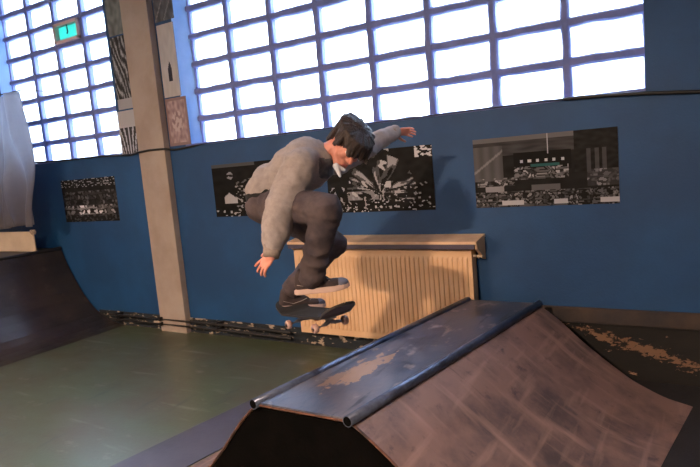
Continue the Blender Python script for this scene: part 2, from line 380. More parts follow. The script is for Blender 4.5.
def p_hall(u, v):                         # aged photo of a crowded hall
    b = .012+.008*nse(u, v, 9)
    if v > .93: b = .13
    elif v > .72 + .03*math.sin(u*3): b = .045+.03*nse(u, v*3, 8, 3)
    if u < .22 and .38 < v < .88: b = .085+.03*math.sin(u*80)*.5 + (.1 if abs((v-.5)-(u*1.4)) < .02 else 0)
    if u > .72 and v > .45: b = .012+.01*nse(u, v, 20) + (.045 if .8 < u < .93 and v < .75 and abs(math.sin(u*60)) > .7 else 0)
    if .3 < u < .7 and .5 < v < .76: b = .006
    if .33 < u < .66 and abs(v-.635) < .022 and math.sin(u*110) > .35: b = .5
    if .42 < u < .62 and abs(v-.57) < .02: return (.02, .10, .10)
    if abs(u-.545) < .005 and v > .72: b = .4
    if .3 < u < .68 and .38 < v < .56: b = max(b, heads(u, v, 26, 16, 3)*.42)
    if .02 < u < .3 and .3 < v < .42: b = max(b, heads(u, v, 30, 18, 4)*.3)
    if .08 < u < .22 and .2 < v < .3: b = .24
    if .42 < u < .62 and .22 < v < .30: b = .11
    if u > .8 and .25 < v < .48: b = max(b, heads(u, v, 24, 14, 5)*.25, .03)
    if v < .22: b = max(.01, heads(u, v, 34, 15, 6)*.24)
    if .02 < v < .09 and (.2 < u < .36 or .57 < u < .67 or .88 < u): b = .42
    return lum(b)
def p_gig(u, v):                          # bright streaks over a dark crowd
    b = .008+.006*nse(u, v, 12)
    du, dv = u-.52, v-.3
    ang = math.atan2(dv, du); r = math.hypot(du*1.9, dv)
    if r < .62 and .18 < v:
        st = noise.noise(V((ang*3.4, r*1.6, 3)))+.6*noise.noise(V((ang*9, r*5, 8)))
        if st > .34: b = .40*(1-.5*r)
        elif st > .12: b = .07
    if abs(u-.42) < .2 and v > .25 and noise.noise(V((u*9+v*7, v*3-u*3, 5))) > .36: b = .42
    if v < .45: b = max(b, (1 if nse(u, v*.6, 34, 2) > .36 else 0)*.3)
    if .2 < u < .5 and .2 < v < .34 and nse(u, v, 9, 6) > -.1: b = max(b, .2)
    if u > .85 and v > .83: b = max(b, (1 if nse(u, v, 26, 4) > .05 else 0)*.55)
    if v < .16: b = max(b, .5 if nse(u*1.4, v, 30, 9) > .42 else 0)
    return lum(b)
def p_stage(u, v):
    b = .007+.004*nse(u, v, 10)
    if v > .94 and u < .55: b = .07
    if math.hypot(u-.23, (v-.77)*.55) < .04 and nse(u, v, 20) > -.1: b = .22
    if .13 < u < .3 and .25 < v < .45 - abs(u-.2)*1.1: b = .36
    if .28 < u < .45 and .1 < v < .6: b = max(b, .25 if nse(u, v, 24, 3) > .22 else 0)
    if v < .12: b = max(b, .35 if nse(u, v, 22, 5) > .3 else 0)
    if .3 < u and .3 < v < .7: b = max(b, .1 if nse(u, v, 18, 8) > .3 else 0)
    return lum(b)
def p_group(u, v):
    b = .012+.006*nse(u, v, 10)
    if v > .82 and nse(u, v*2, 30, 1) > .35: b = .35
    if .3 < v < .72: b = max(b, heads(u, v, 17, 8, 11)*.13)
    if .16 < v < .38 and abs(u-.5) < .46: b = max(b, heads(u, v, 13, 7, 12)*(.8 if abs(u-.5) < .25 else .35))
    if v < .16: b = max(b, .06 if nse(u, v, 24, 5) > .2 else 0)
    return lum(b, (.95, .93, 1.0))
G4 = 'large dark crowd photographs on the blue wall'
poster('poster', .955, .49, (-1.45, 1.175), p_hall, 150, 76, 'wide aged photograph of a packed hall with stage lights, above the ramp on the right', 'poster')
poster('poster', .955, .49, (-2.725, 1.173), p_gig, 140, 70, 'dark photograph with bright streaks, on the wall under the jumping skater\'s outstretched arm', 'poster')
poster('poster', .955, .49, (-4.015, 1.172), p_stage, 120, 64, 'dark stage photograph with thin pale top line, half hidden behind the skater\'s back', 'poster')
poster('poster', .95, .48, (-6.385, 1.168), p_group, 110, 60, 'dark group photograph with rows of pale heads, left of the beige pillar', 'poster')
def q_palm(u, v):
    if v < .14: return lum(.34)
    s = math.sin((u*.9+v*.9)*30+5*nse(u, v, 3))+1.2*nse(u*2, v, 9, 4); return lum(.30 if s > .7 else (.10 if s > -.2 else .03), (.95, .97, 1.05))
def q_grey(u, v): return lum(.16+.1*nse(u, v, 5), (.9, 1, 1.0))
def q_tree(u, v):
    if v > .66: return lum(.40)
    if v < .62 and abs(u-.5) < .42:
        s = abs(math.sin((u-.5)*22*(1.2-v))); return lum(.04 if s > .55 else .42, (.9, .93, 1.1))
    return lum(.42)
def q_scroll(u, v):
    x, y = u-.52, v-.37
    if -.16 < y < .0 and abs(x) < .13: return lum(.03, (.7, .7, 1.2))
    if 0 <= y < .12 and abs(x) < .13*(1-y/.13): return lum(.035, (.7, .7, 1.2))
    return lum(.38+.05*nse(u, v, 6), (1, .97, 1.0))
def q_brown(u, v):
    if min(u, 1-u) < .08 or min(v, 1-v) < .06: return (.22, .15, .15)
    if math.hypot((u-.5)*.8, v-.5) < .22 and nse(u, v, 9) > -.05: return (.42, .34, .34)
    return (.30+.16*nse(u, v, 9), .22+.13*nse(u, v, 9), .23+.12*nse(u,v,9))
def q_dark(u, v): return lum(.09+.05*nse(u, v, 6), (.9, .95, 1.1)) if abs(math.sin((u-v)*7)) > .15 else lum(.2)
poster('paper_poster', .26, .36, (-5.215, 3.05), q_grey, 20, 30, 'dim grey poster at the top of the strip left of the pillar', 'poster')
poster('paper_poster', .25, .72, (-5.215, 2.315), q_palm, 30, 90, 'tall poster of slanting dark streaks left of the pillar', 'poster')
poster('paper_poster', .30, .44, (-5.255, 1.86), q_tree, 30, 44, 'white poster with dark splayed drawing at the pillar\'s left, above the cable', 'poster')
poster('framed_picture', .255, .42, (-4.525, 3.06), q_dark, 24, 36, 'dull grey picture at the very top right of the pillar', 'picture')
poster('paper_poster', .225, .68, (-4.52, 2.35), q_scroll, 30, 70, 'tall white scroll with a small dark bottle shape right of the pillar', 'poster')
poster('paper_poster', .285, .455, (-4.525, 1.883), q_brown, 36, 52, 'reddish brown poster below the white scroll', 'poster')

# ------------------------------------------------------------------ cable, pipes
bm = bmesh.new()
pts = []
for x, y, z in ((-7.4, -.02, 1.93), (-7.0, -.015, 1.9), (-6.3, -.015, 1.875), (-5.6, -.016, 1.87), (-5.1, -.02, 1.845), (-4.93, -.085, 1.858), (-4.75, -.082, 1.868), (-4.53, -.08, 1.862), (-4.45, -.02, 1.845),
                (-4.0, -.016, 1.872), (-3.2, -.016, 1.874), (-2.4, -.016, 1.871), (-1.6, -.016, 1.874), (-.95, -.018, 1.876), (-.6, -.02, 1.866), (-.33, -.02, 1.848), (-.04, -.02, 1.82), (.5, -.02, 1.79), (1.5, -.02, 1.83)):
    pts.append(V((x, y, z)))
fine = []
for a, b in zip(pts, pts[1:]):
    for k in range(6): fine.append(a.lerp(b, (1-math.cos(PI*k/6))/2))
fine.append(pts[-1])
tube(bm, fine, [.012 if p.x > -.8 else (.010 if p.x < -4.2 else .0035) for p in fine], 8)
tag(obj('power_cable', bm, M['black'], smooth=True), 'thin black cable running along the window sills and over the pillar', 'cable')
for z, lab in ((.135, 'upper of two black pipes running along the foot of the blue wall'), (.082, 'lower of two black pipes running along the foot of the blue wall')):
    bm = bmesh.new(); tube(bm, [(-5.72, -.09, z), (-4.0, -.09, z), (-3.2, -.09, z-.01)], .014, 10)
    for x in (-5.6, -4.9, -4.1): box(bm, x, x+.02, -.105, 0, z-.018, z+.018)
    tag(obj('heating_pipe', bm, M['pipe']), lab, 'pipe', 'heating pipes along the wall foot')

# ------------------------------------------------------------------ radiator
rx0, rx1, rz0, rz1, ry = -3.05, -1.465, .155, .885, -.13
root = empty('radiator', (rx0, -.02, rz0)); O = root.location
tag(root, 'long cream ribbed steel radiator on the blue wall behind the skateboard', 'radiator')
for yy, nm in ((ry, 'front_panel'), (-.045, 'back_panel')):
    bm = bmesh.new()
    n = 40; step = (rx1-rx0-.05)/n; prev = None
    front = []
    prof = []
    x = rx0
    prof.append((x, 0)); x += .025
    for i in range(n):
        prof += [(x+step*.08, 0), (x+step*.25, -.007), (x+step*.68, -.007), (x+step*.86, 0)]; x += step
    prof.append((rx1, 0))
    zz = [rz0, rz0+.045, rz0+.07, rz1-.07, rz1-.045, rz1]
    rows = []
    for j, z in enumerate(zz):
        e = 1 if 2 <= j <= 3 else 0
        rows.append([bm.verts.new((px, yy+py*e, z)) for px, py in prof])
    for a, b in zip(rows, rows[1:]):
        for i in range(len(prof)-1): bm.faces.new((a[i], a[i+1], b[i+1], b[i]))
    ret = bmesh.ops.extrude_face_region(bm, geom=bm.faces[:])
    for v in ret['geom']:
        if isinstance(v, bmesh.types.BMVert): v.co.y = yy+.014
    obj(nm, bm, M['rad'], root, off=O)
bm = bmesh.new(); box(bm, rx0, rx0+.004, ry+.002, -.03, rz0+.01, rz1-.002); obj('side_panel', bm, M['rad'], root, off=O)
bm = bmesh.new(); box(bm, rx1-.004, rx1, ry+.002, -.03, rz0+.01, rz1-.002); obj('side_panel', bm, M['rad'], root, off=O)
bm = bmesh.new()
box(bm, rx0, rx1, ry+.014, ry+.02, rz1-.006, rz1); box(bm, rx0, rx1, -.036, -.03, rz1-.006, rz1)
for i in range(60):
    xx = rx0+.02+i*(rx1-rx0-.04)/60; box(bm, xx, xx+.012, ry+.018, -.036, rz1-.005, rz1)
obj('top_grille', bm, M['rad'], root, off=O)
bm = bmesh.new(); tube(bm, [(rx1, -.08, rz0+.06), (rx1+.03, -.08, rz0+.06), (rx1+.035, -.08, rz0+.02), (rx1+.035, -.08, .0)], .011, 10); obj('feed_pipe', bm, M['pipe'], root, off=O)
bm = bmesh.new(); tube(bm, [(rx1, -.08, rz1-.05), (rx1+.035, -.08, rz1-.05)], .014, 10); tube(bm, [(rx1+.035, -.08, rz1-.05), (rx1+.065, -.08, rz1-.05)], .02, 12); obj('valve', bm, M['cream'], root, off=O)
for x in (rx0+.2, rx1-.2):
    bm = bmesh.new(); box(bm, x, x+.03, -.035, -.006, rz0+.1, rz1-.1); obj('bracket', bm, M['rad'], root, off=O)
# shelf above it
root = empty('radiator_shelf', (-2.2, -.0, .92)); O = root.location
tag(root, 'narrow cream shelf with dark front edge above the radiator', 'shelf')
bm = bmesh.new()
v = [bm.verts.new(p) for p in ((-3.06, 0, .985), (-1.40, 0, .985), (-1.40, -.2, .958), (-3.06, -.2, .958), (-3.06, 0, .965), (-1.40, 0, .965), (-1.40, -.2, .938), (-3.06, -.2, .938))]
for f in ((0, 1, 2, 3), (7, 6, 5, 4), (0, 4, 5, 1), (1, 5, 6, 2), (2, 6, 7, 3), (3, 7, 4, 0)): bm.faces.new([v[i] for i in f])
obj('board', bm, M['shelf'], root, off=O)
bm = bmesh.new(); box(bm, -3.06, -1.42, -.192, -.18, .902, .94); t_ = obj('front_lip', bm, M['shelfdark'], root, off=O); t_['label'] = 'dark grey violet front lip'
for x in (-3.05, -1.425):
    bm = bmesh.new()
    a = [bm.verts.new((x, y, z)) for y, z in ((0, .965), (-.18, .938), (-.17, .90), (0, .80))]
    b = [bm.verts.new((x+.02, y, z)) for y, z in ((0, .965), (-.18, .938), (-.17, .90), (0, .80))]
    bm.faces.new(a); bm.faces.new(b[::-1])
    for k in range(4): bm.faces.new((a[k], b[k], b[(k+1) % 4], a[(k+1) % 4]))
    obj('bracket', bm, M['shelf'], root, off=O)

# ------------------------------------------------------------------ grind box ramp
H = .54
NL, NR, FL, FR = V((-1.786, -2.187, H)), V((-1.281, -2.187, H)), V((-1.485, -.2, H)), V((-.985, -.205, H))
root = empty('funbox_ramp', (-1.4, -1.2, 0)); O = root.location
tag(root, 'low skate funbox with blue steel top, pipe edges and pinkish curved banks', 'skate ramp')
bm = bmesh.new()                                        # deck sheet
n = 24
gr = [[bm.verts.new(NL.lerp(NR, i/8).lerp(FL.lerp(FR, i/8), j/n) + V((0, 0, .0015*nse(i/8, j/n, 5)))) for i in range(9)] for j in range(n+1)]
for j in range(n):
    for i in range(8): bm.faces.new((gr[j][i], gr[j][i+1], gr[j+1][i+1], gr[j+1][i]))
ret = bmesh.ops.extrude_face_region(bm, geom=bm.faces[:])
for v in ret['geom']:
    if isinstance(v, bmesh.types.BMVert): v.co.z -= .02
obj('deck', bm, M['deck'], root, off=O)
def profile_R(d):     # distance from the edge -> height
    P = ((0, .527), (.04, .505), (.15, .425), (.28, .31), (.43, .2), (.58, .1), (.75, .03), (.9, .004))
    for (a, za), (b, zb) in zip(P, P[1:]):
        if d <= b: return za+(zb-za)*(d-a)/(b-a)
    return .004
def profile_L(d):
    P = ((0, .527), (.03, .51), (.121, .419), (.246, .267), (.357, .149), (.5, .055), (.62, .014), (.7, .004))
    for (a, za), (b, zb) in zip(P, P[1:]):
        if d <= b: return za+(zb-za)*(d-a)/(b-a)
    return .004
def sm(fn, d, D):     # slightly smoothed profile
    return sum(fn(min(max(d+o, 0), D)) for o in (-.04, -.02, 0, .02, .04))/5 if .03 < d < D-.03 else fn(d)
def bank(name, A, B, dA, dB, fn, D, m, lab=None):
    bm = bmesh.new(); rows = []
    nd, nt_ = 28, 12
    for j in range(nt_+1):
        t = j/nt_; row = []
        for i in range(nd+1):
            d = D*i/nd; p = A.lerp(B, t) + dA.lerp(dB, t)*d; p.z = sm(fn, d, D)
            row.append(bm.verts.new(p))
        rows.append(row)
    for j in range(nt_):
        for i in range(nd): bm.faces.new((rows[j][i], rows[j][i+1], rows[j+1][i+1], rows[j+1][i]))
    ret = bmesh.ops.extrude_face_region(bm, geom=bm.faces[:])
    for v in ret['geom']:
        if isinstance(v, bmesh.types.BMVert): v.co.z = max(v.co.z-.014, 0.0005)
    o = obj(name, bm, m, root, off=O)
    if lab: o['label'] = lab
    return o
dRn, dRf, dLn, dLf = V((1, 0, 0)), V((.987, -.161, 0)), V((-1, 0, 0)), V((-1, 0, 0))
bank('bank', NR, FR, dRn, dRf, profile_R, .9, M['bank'], 'pinkish plywood bank sloping to the right')
bank('bank', NL, FL, dLn, dLf, profile_L, .7, M['bank'], 'pinkish plywood bank on the far left side')
def side(A1, A2, d1, d2, y_in):
    bm = bmesh.new()
    top = [A1 + d1*(.7*k/16) for k in range(16, -1, -1)]
    for k, p in enumerate(top): p.z = profile_L(.7*(16-k)/16)-.016
    tr = [A2 + d2*(.9*k/18) for k in range(19)]
    for k, p in enumerate(tr): p.z = profile_R(.9*k/18)-.016
    chain = [p.copy() for p in top+tr]
    for p in chain: p.z = max(p.z, .001)
    off_ = V((0, y_in, 0))
    f1 = [bm.verts.new(p) for p in chain]; f2 = [bm.verts.new(p+off_) for p in chain]
    b1 = [bm.verts.new((p.x, p.y, 0)) for p in chain]; b2 = [bm.verts.new((p.x, p.y+y_in, 0)) for p in chain]
    for k in range(len(chain)-1):
        bm.faces.new((b1[k], b1[k+1], f1[k+1], f1[k])); bm.faces.new((b2[k], b2[k+1], f2[k+1], f2[k]))
        bm.faces.new((f1[k], f1[k+1], f2[k+1], f2[k])); bm.faces.new((b1[k], b1[k+1], b2[k+1], b2[k]))
    return bm
obj('side_panel', side(NL+V((0, .006, 0)), NR+V((0, .006, 0)), dLn, dRn, .018), M['side'], root, off=O)
obj('side_panel', side(FL-V((0, .004, 0)), FR-V((0, .004, 0)), dLf, dRf, -.018), M['side'], root, off=O)
# worn wooden edge along the near end
bm = bmesh.new()
edge = [NL+V((-.7*k/14, -.002, 0)) for k in range(14, 0, -1)]
for k, p in enumerate(edge): p.z = profile_L(.7*(14-k)/14)-.006
mid = [NL.lerp(NR, k/6)+V((0, -.002, -.013)) for k in range(7)]
er = [NR+V((.9*k/16, -.002, 0)) for k in range(1, 17)]
for k, p in enumerate(er): p.z = profile_R(.9*(k+1)/16)-.006
tube(bm, edge+mid+er, [.0055 + .002*noise.noise(V((k*1.7, 0, 0))) for k in range(len(edge)+7+len(er))], 6)
obj('edge_strip', bm, M['edge'], root, off=O)
for A, B in ((NL, FL), (NR, FR)):
    d = (B-A).normalized(); a = A-d*.02; b = B+d*.0
    a = a+V((0, 0, -.004)); b = b+V((0, 0, -.004))
    bm = bmesh.new(); nn = 20; s, t, _ = frame_from(d)
    R0, R1 = .0245, .0215
    rings = []
    for c, r in ((a+d*.03, R1), (a, R1), (a-d*0.0, R0), (a.lerp(b, .25), R0), (a.lerp(b, .5), R0), (b, R0)):
        rings.append([bm.verts.new(c+(s*math.cos(2*PI*k/nn)+t*math.sin(2*PI*k/nn))*r) for k in range(nn)])
    for p, q in zip(rings, rings[1:]):
        for k in range(nn): bm.faces.new((p[k], p[(k+1) % nn], q[(k+1) % nn], q[k]))
    bm.faces.new(rings[-1])
    c_ = obj('coping_pipe', bm, M['cope'], root, off=O, smooth=False)
    for p in c_.data.polygons: p.use_smooth = len(p.vertices) == 4 and abs(p.normal.dot(d)) < .5
    bm = bmesh.new(); s, t, _ = frame_from(d); r_ = [bm.verts.new(a-d*.001+(s*math.cos(2*PI*k/nn)+t*math.sin(2*PI*k/nn))*.0205) for k in range(nn)]; q_ = [bm.verts.new(v.co+d*.004) for v in r_]
    bm.faces.new(r_); bm.faces.new(q_[::-1])
    for k in range(nn): bm.faces.new((r_[k], r_[(k+1) % nn], q_[(k+1) % nn], q_[k]))
    obj('pipe_plug', bm, M['hole'], c_, off=O)  # flush black disc imitates the shade inside the open pipe
# grey-purple sheet laid on the floor left of the ramp
bm = bmesh.new()
def gp(d, y): t = (y+2.187)/1.987; p = NL.lerp(FL, t); return V((p.x-d, y, 0))
q = [gp(.715, -2.9), gp(.715, -.32), gp(1.115, -.32), gp(1.115, -2.9)]
lo = [bm.verts.new((p.x, p.y, 0.0003)) for p in q]; hi = [bm.verts.new((p.x, p.y, .006)) for p in q]
bm.faces.new(lo); bm.faces.new(hi[::-1])
for k in range(4): bm.faces.new((lo[k], lo[(k+1) % 4], hi[(k+1) % 4], hi[k]))
tag(obj('floor_sheet', bm, M['sheetfloor']), 'flat grey purple sheet on the green floor at the ramp\'s left foot', 'floor sheet')

bm = bmesh.new();  # thin dark sheet added to imitate the floor's shade beside the ramp
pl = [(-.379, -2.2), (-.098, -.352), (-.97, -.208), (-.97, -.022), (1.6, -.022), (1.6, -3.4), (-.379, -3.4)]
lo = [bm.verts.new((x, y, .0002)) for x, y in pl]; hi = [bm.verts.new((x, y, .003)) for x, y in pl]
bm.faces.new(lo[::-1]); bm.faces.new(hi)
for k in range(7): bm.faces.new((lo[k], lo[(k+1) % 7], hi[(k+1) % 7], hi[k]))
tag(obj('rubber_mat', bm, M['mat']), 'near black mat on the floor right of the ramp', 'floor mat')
# ------------------------------------------------------------------ quarter pipe at the left
root = empty('quarter_pipe', (-6.5, -1.6, 0)); O = root.location
tag(root, 'worn dark brown quarter pipe curving up at the left wall end', 'skate ramp')
prof = [(-6.56, .86), (-6.53, .80), (-6.48, .69), (-6.42, .585), (-6.36, .487), (-6.29, .385), (-6.22, .3), (-6.14, .222), (-6.06, .158), (-5.98, .108), (-5.88, .064), (-5.78, .032), (-5.68, .013), (-5.56, .003)]
Y0, Y1 = -3.4, -.015
bm = bmesh.new(); rows = []
for j in range(13):
    y = Y0+(Y1-Y0)*j/12; rows.append([bm.verts.new((x, y, z)) for x, z in prof])
for a, b in zip(rows, rows[1:]):
    for i in range(len(prof)-1): bm.faces.new((a[i], a[i+1], b[i+1], b[i]))
ret = bmesh.ops.extrude_face_region(bm, geom=bm.faces[:])
for v in ret['geom']:
    if isinstance(v, bmesh.types.BMVert): v.co.z = max(v.co.z-.012, .0005); v.co.x -= .012
obj('riding_surface', bm, M['qp'], root, off=O, smooth=False)
bm = bmesh.new(); box(bm, -7.9, -6.575, Y0, Y1, .835, .865); obj('deck', bm, M['qpdark'], root, off=O)
bm = bmesh.new(); tube(bm, [(-6.565, Y0, .862), (-6.565, Y1, .862)], .024, 14); obj('coping_pipe', bm, M['qpdark'], root, off=O)
for y in (Y0, Y1-.02):
    bm = bmesh.new()
    ch = [(-7.9, .834)]+[(x-.014, max(z-.015, .001)) for x, z in prof]
    a = [bm.verts.new((x, y, z)) for x, z in ch]; b = [bm.verts.new((x, y+.018, z)) for x, z in ch]
    c = [bm.verts.new((x, y, 0)) for x, z in ch]; e = [bm.verts.new((x, y+.018, 0)) for x, z in ch]
    for k in range(len(ch)-1):
        bm.faces.new((c[k], c[k+1], a[k+1], a[k])); bm.faces.new((e[k], e[k+1], b[k+1], b[k])); bm.faces.new((a[k], a[k+1], b[k+1], b[k]))
    obj('side_panel', bm, M['qpdark'], root, off=O)
# cream board standing on the quarter pipe's deck
bm = bmesh.new(); box(bm, -7.75, -6.60, -.3, -.28, .87, 1.105, .01)
bmesh.ops.bevel(bm, geom=[e for e in bm.edges if e.calc_length() < .03 and all(v.co.z > 1.0 and v.co.x > -6.7 for v in e.verts)], offset=.03, segments=3, affect='EDGES')
tag(obj('wooden_board', bm, M['cream']), 'low cream board standing upright on the quarter pipe deck', 'board')
# hanging plastic sheet
bm = bmesh.new(); rows = []
nx, nz = 60, 30
for j in range(nz+1):
    v = j/nz; row = []
    for i in range(nx+1):
        u = i/nx; z = 1.17+v*1.453; x = -8.0+u*(1.69+.05*v)
        am = .06*(1-v*.7)
        y = -.42+am*math.sin(u*44+2.5*v)+.045*math.sin(u*23-4*v)-.05*noise.noise(V((u*6, v*3, 2)))
        z += .02*math.sin(u*9)*(1-v)
        row.append(bm.verts.new((x, y, z)))
    rows.append(row)
for j in range(nz):
    for i in range(nx): bm.faces.new((rows[j][i], rows[j][i+1], rows[j+1][i+1], rows[j+1][i]))
bmesh.ops.solidify(bm, geom=bm.faces[:], thickness=.003)
tag(obj('plastic_sheet', bm, M['tarp'], smooth=True), 'hanging crumpled grey sheet at the left, in front of the window', 'curtain')
bm = bmesh.new(); tube(bm, [(-9.9, -.42, 2.63), (-6.2, -.42, 2.63)], .008, 8); tube(bm, [(-6.2, -.42, 2.63), (-6.2, .0, 2.63)], .008, 8)
tag(obj('hanging_wire', bm, M['pipe']), 'thin dark wire holding up the grey hanging sheet', 'wire')


# ================================================================== SKATEBOARD
def camdir(r, u, c): return (RT*r + UP*u - fw*c).normalized()
A = camdir(.50, .07, .86)
T = camdir(.77, .16, -.46); T = (T-A*T.dot(A)).normalized()
N = A.cross(T)
if N.z < 0: N = -N
BC = at(314, 313, 3.25)
Bm = Matrix((A, -N.cross(A).normalized()*-1, N)).transposed().to_4x4()
Yb = N.cross(A).normalized()
if Yb.dot(T) < 0: Yb = -Yb           # keep y towards the camera's right (toe side)
Bm = Matrix((A, Yb, N)).transposed().to_4x4(); Bm.translation = BC; Bm = Bm @ Matrix.Scale(.93, 4)
root = empty('skateboard', mtx=Bm)
tag(root, 'dark skateboard in mid air under the jumping skater\'s shoes', 'skateboard')
def dz(x):            # kicks
    a = abs(x)-.24
    return 0 if a < 0 else .44*a*min(1, a/.05)
def deckmesh(t0, t1, inset):
    bm = bmesh.new(); nx, ny = 48, 10; top = []; bot = []
    for i in range(nx+1):
        x = -.4+.8*i/nx; xx = max(-.4+1e-4, min(.4-1e-4, x))
        e = abs(xx)-.30
        w = .1 if e < 0 else .1*math.sqrt(max(0, 1-(e/.1)**2.2))
        w = max(w-inset, .004); x2 = x*(1-inset/.4)
        for ls, t in ((top, t1), (bot, t0)):
            ls.append([bm.verts.new((x2, w*(-1+2*j/ny), dz(x)+.006*(abs(-1+2*j/ny))**2+t)) for j in range(ny+1)])
    for i in range(nx):
        for j in range(ny):
            bm.faces.new((top[i][j], top[i+1][j], top[i+1][j+1], top[i][j+1])); bm.faces.new((bot[i][j], bot[i+1][j], bot[i+1][j+1], bot[i][j+1]))
        for j in (0, ny): bm.faces.new((top[i][j], top[i+1][j], bot[i+1][j], bot[i][j]))
    for i in (0, nx):
        for j in range(ny): bm.faces.new((top[i][j], top[i][j+1], bot[i][j+1], bot[i][j]))
    return bm
obj('deck', deckmesh(-.011, 0, 0), M['ply'], root, smooth=False)
obj('grip_tape', deckmesh(.0002, .0015, .002), M['grip'], root)
for sx in (-1, 1):
    cx = sx*.18
    bm = bmesh.new(); box(bm, cx-.04, cx+.04, -.028, .028, -.024, -.0115, .003)
    tube(bm, [(cx-.02*sx, 0, -.02), (cx-.005*sx, 0, -.045)], [.022, .014], 12)
    v = [(-.075, -.056), (-.03, -.05), (0, -.036), (.03, -.05), (.075, -.056)]
    tube(bm, [(cx, y, z) for y, z in v], [.008, .012, .016, .012, .008], 10)
    tr = obj('truck', bm, M['steel'], root)
    bm = bmesh.new(); tube(bm, [(cx, -.118, -.056), (cx, .118, -.056)], .004, 8); obj('axle', bm, M['steel'], tr)
    for sy in (-1, 1):
        bm = bmesh.new(); y = sy*.097
        tube(bm, [(cx, y-.017, -.056), (cx, y-.015, -.056), (cx, y-.009, -.056), (cx, y+.009, -.056), (cx, y+.015, -.056), (cx, y+.017, -.056)], [.014, .022, .027, .027, .022, .014], 20)
        o = obj('wheel', bm, M['owheel'] if (sx == -1 and sy == 1) else M['wheel'], tr, smooth=True)
        if sx == -1 and sy == 1: o['label'] = 'orange wheel'

# ================================================================== THE SKATER
hipR, kneeR, ankR = at(276, 206, 3.17), at(326, 209, 2.90), at(312, 273, 3.09)
hipL, kneeL, ankL = at(276, 208, 3.38), at(333, 243, 3.50), at(292, 288, 3.52)
pelv = at(269, 203, 3.28)
sp1, sp2, chest = at(280, 185, 3.28), at(294, 172, 3.25), at(310, 164, 3.22)
shR, shL = at(300, 166, 3.06), at(338, 160, 3.42)
elR, wrR = at(279, 213, 3.0), at(272, 251, 2.93)
elL, wrL = at(366, 147, 3.62), at(395, 132, 3.74)
neck0, neck1 = at(318, 156, 3.22), at(335, 148, 3.19)
HC = at(349, 144, 3.15)
hf = camdir(.20, -.78, .56)
hu = camdir(.60, .52, .60); hu = (hu-hf*hu.dot(hf)).normalized()
hs = hf.cross(hu)                     # side
def hd(f, s, u): return HC + hf*f + hs*s + hu*u
person = empty('person', loc=(pelv.x, pelv.y, 0))
person.location = pelv
tag(person, 'skateboarder in grey sweatshirt and dark jeans crouched in mid-air above the ramp', 'person')
PO = pelv.copy()
def rel(o):            # the mesh was built in hall coordinates: move its origin to the person
    o.data.transform(Matrix.Translation(-PO)); return o
bm = bmesh.new()
# head
ell(bm, hd(-.012, 0, .032), (.097, .076, .090), (hf, hs, hu))
ell(bm, hd(.030, 0, -.03), (.066, .060, .082), (hf, hs, hu))
ell(bm, hd(.040, 0, -.082), (.046, .046, .036), (hf, hs, hu))
ell(bm, hd(.074, 0, -.108), (.020, .024, .018), (hf, hs, hu))
for s in (-1, 1):
    cap(bm, hd(.0, s*.058, -.06), hd(.066, s*.022, -.104), .018, .018)       # jaw
    ell(bm, hd(.062, s*.036, -.028), (.026, .024, .022), (hf, hs, hu))          # cheek
    ell(bm, hd(-.012, s*.077, -.012), (.020, .009, .033), (hf, hs, hu))         # ear
    cap(bm, hd(.080, s*.012, .024), hd(.070, s*.042, .022), .011, .010)         # brow ridge
    ell(bm, hd(.098, s*.011, -.034), (.011, .008, .008), (hf, hs, hu))          # nostril wing
cap(bm, hd(.085, 0, .018), hd(.112, 0, -.028), .010, .0125)                       # nose
cap(bm, hd(.086, -.016, -.063), hd(.086, .016, -.063), .009, .009)                # lips
cap(bm, hd(.082, -.014, -.076), hd(.082, .014, -.076), .009, .009)
cap(bm, neck0, neck1, .05, .052); cap(bm, neck1, hd(-.03, 0, -.03), .052, .055)
# trunk and limbs (under the clothes)
ell(bm, chest, (.10, .10, .10)); cap(bm, pelv, sp1, .10, .09); cap(bm, sp1, sp2, .09, .095); cap(bm, sp2, chest, .095, .10); cap(bm, chest, neck0, .08, .045)
cap(bm, shR, shL, .055, .055)
cap(bm, shR, elR, .048, .04); cap(bm, elR, wrR, .040, .027)
cap(bm, shL, elL, .048, .04); cap(bm, elL, wrL, .038, .026)
for h, k, a in ((hipR, kneeR, ankR), (hipL, kneeL, ankL)):
    cap(bm, h, k, .075, .05); cap(bm, k, a, .05, .034)
# hands
def hand(wr, fdir, pn, sc, curls, thumb_side, spread=.16):
    """fdir fingers, pn palm normal (towards the palm side)"""
    f = fdir.normalized(); n = (pn-f*pn.dot(f)).normalized(); s = f.cross(n)*thumb_side    # s points to the thumb side
    ell(bm, wr+f*.052*sc, (.050*sc, .041*sc, .0145*sc), (f, s, n))
    cap(bm, wr-f*.02, wr+f*.03*sc, .026, .024)
    ln = (.072, .080, .074, .058)
    for i in range(4):
        off = (1.5-i)*.0205*sc
        base = wr+f*(.082-.004*abs(i-1.2))*sc+s*off
        ang = (1.5-i)*spread
        d = (f*math.cos(ang)+s*math.sin(ang)).normalized(); c = curls[i]
        cap(bm, wr+f*.04*sc+s*off*.8, base, .0105*sc, .0098*sc)
        p = base; L = ln[i]*sc; th = c*.5
        for q, (fr, r0, r1) in enumerate(((.45, .0095, .0088), (.31, .0088, .0082), (.24, .0082, .0072))):
            dd = (d*math.cos(th)+n*math.sin(th)).normalized(); e = p+dd*L*fr; cap(bm, p, e, r0*sc, r1*sc, 10); p = e; th += c
    b = wr+f*.02*sc+s*.026*sc; d = (f*.62+s*.72+n*.25).normalized()
    e = b+d*.042*sc; cap(bm, b, e, .0135*sc, .0115*sc); d2 = (f*.85+s*.4+n*.3).normalized(); e2 = e+d2*.032*sc; cap(bm, e, e2, .011*sc, .0095*sc); cap(bm, e2, e2+d2*.022*sc, .0095*sc, .008*sc)
hand(at(273, 254, 2.94), camdir(-.62, -.66, -.36), camdir(.3, -.5, -.8), .95, (.10, .2, .28, .34), -1, .17)
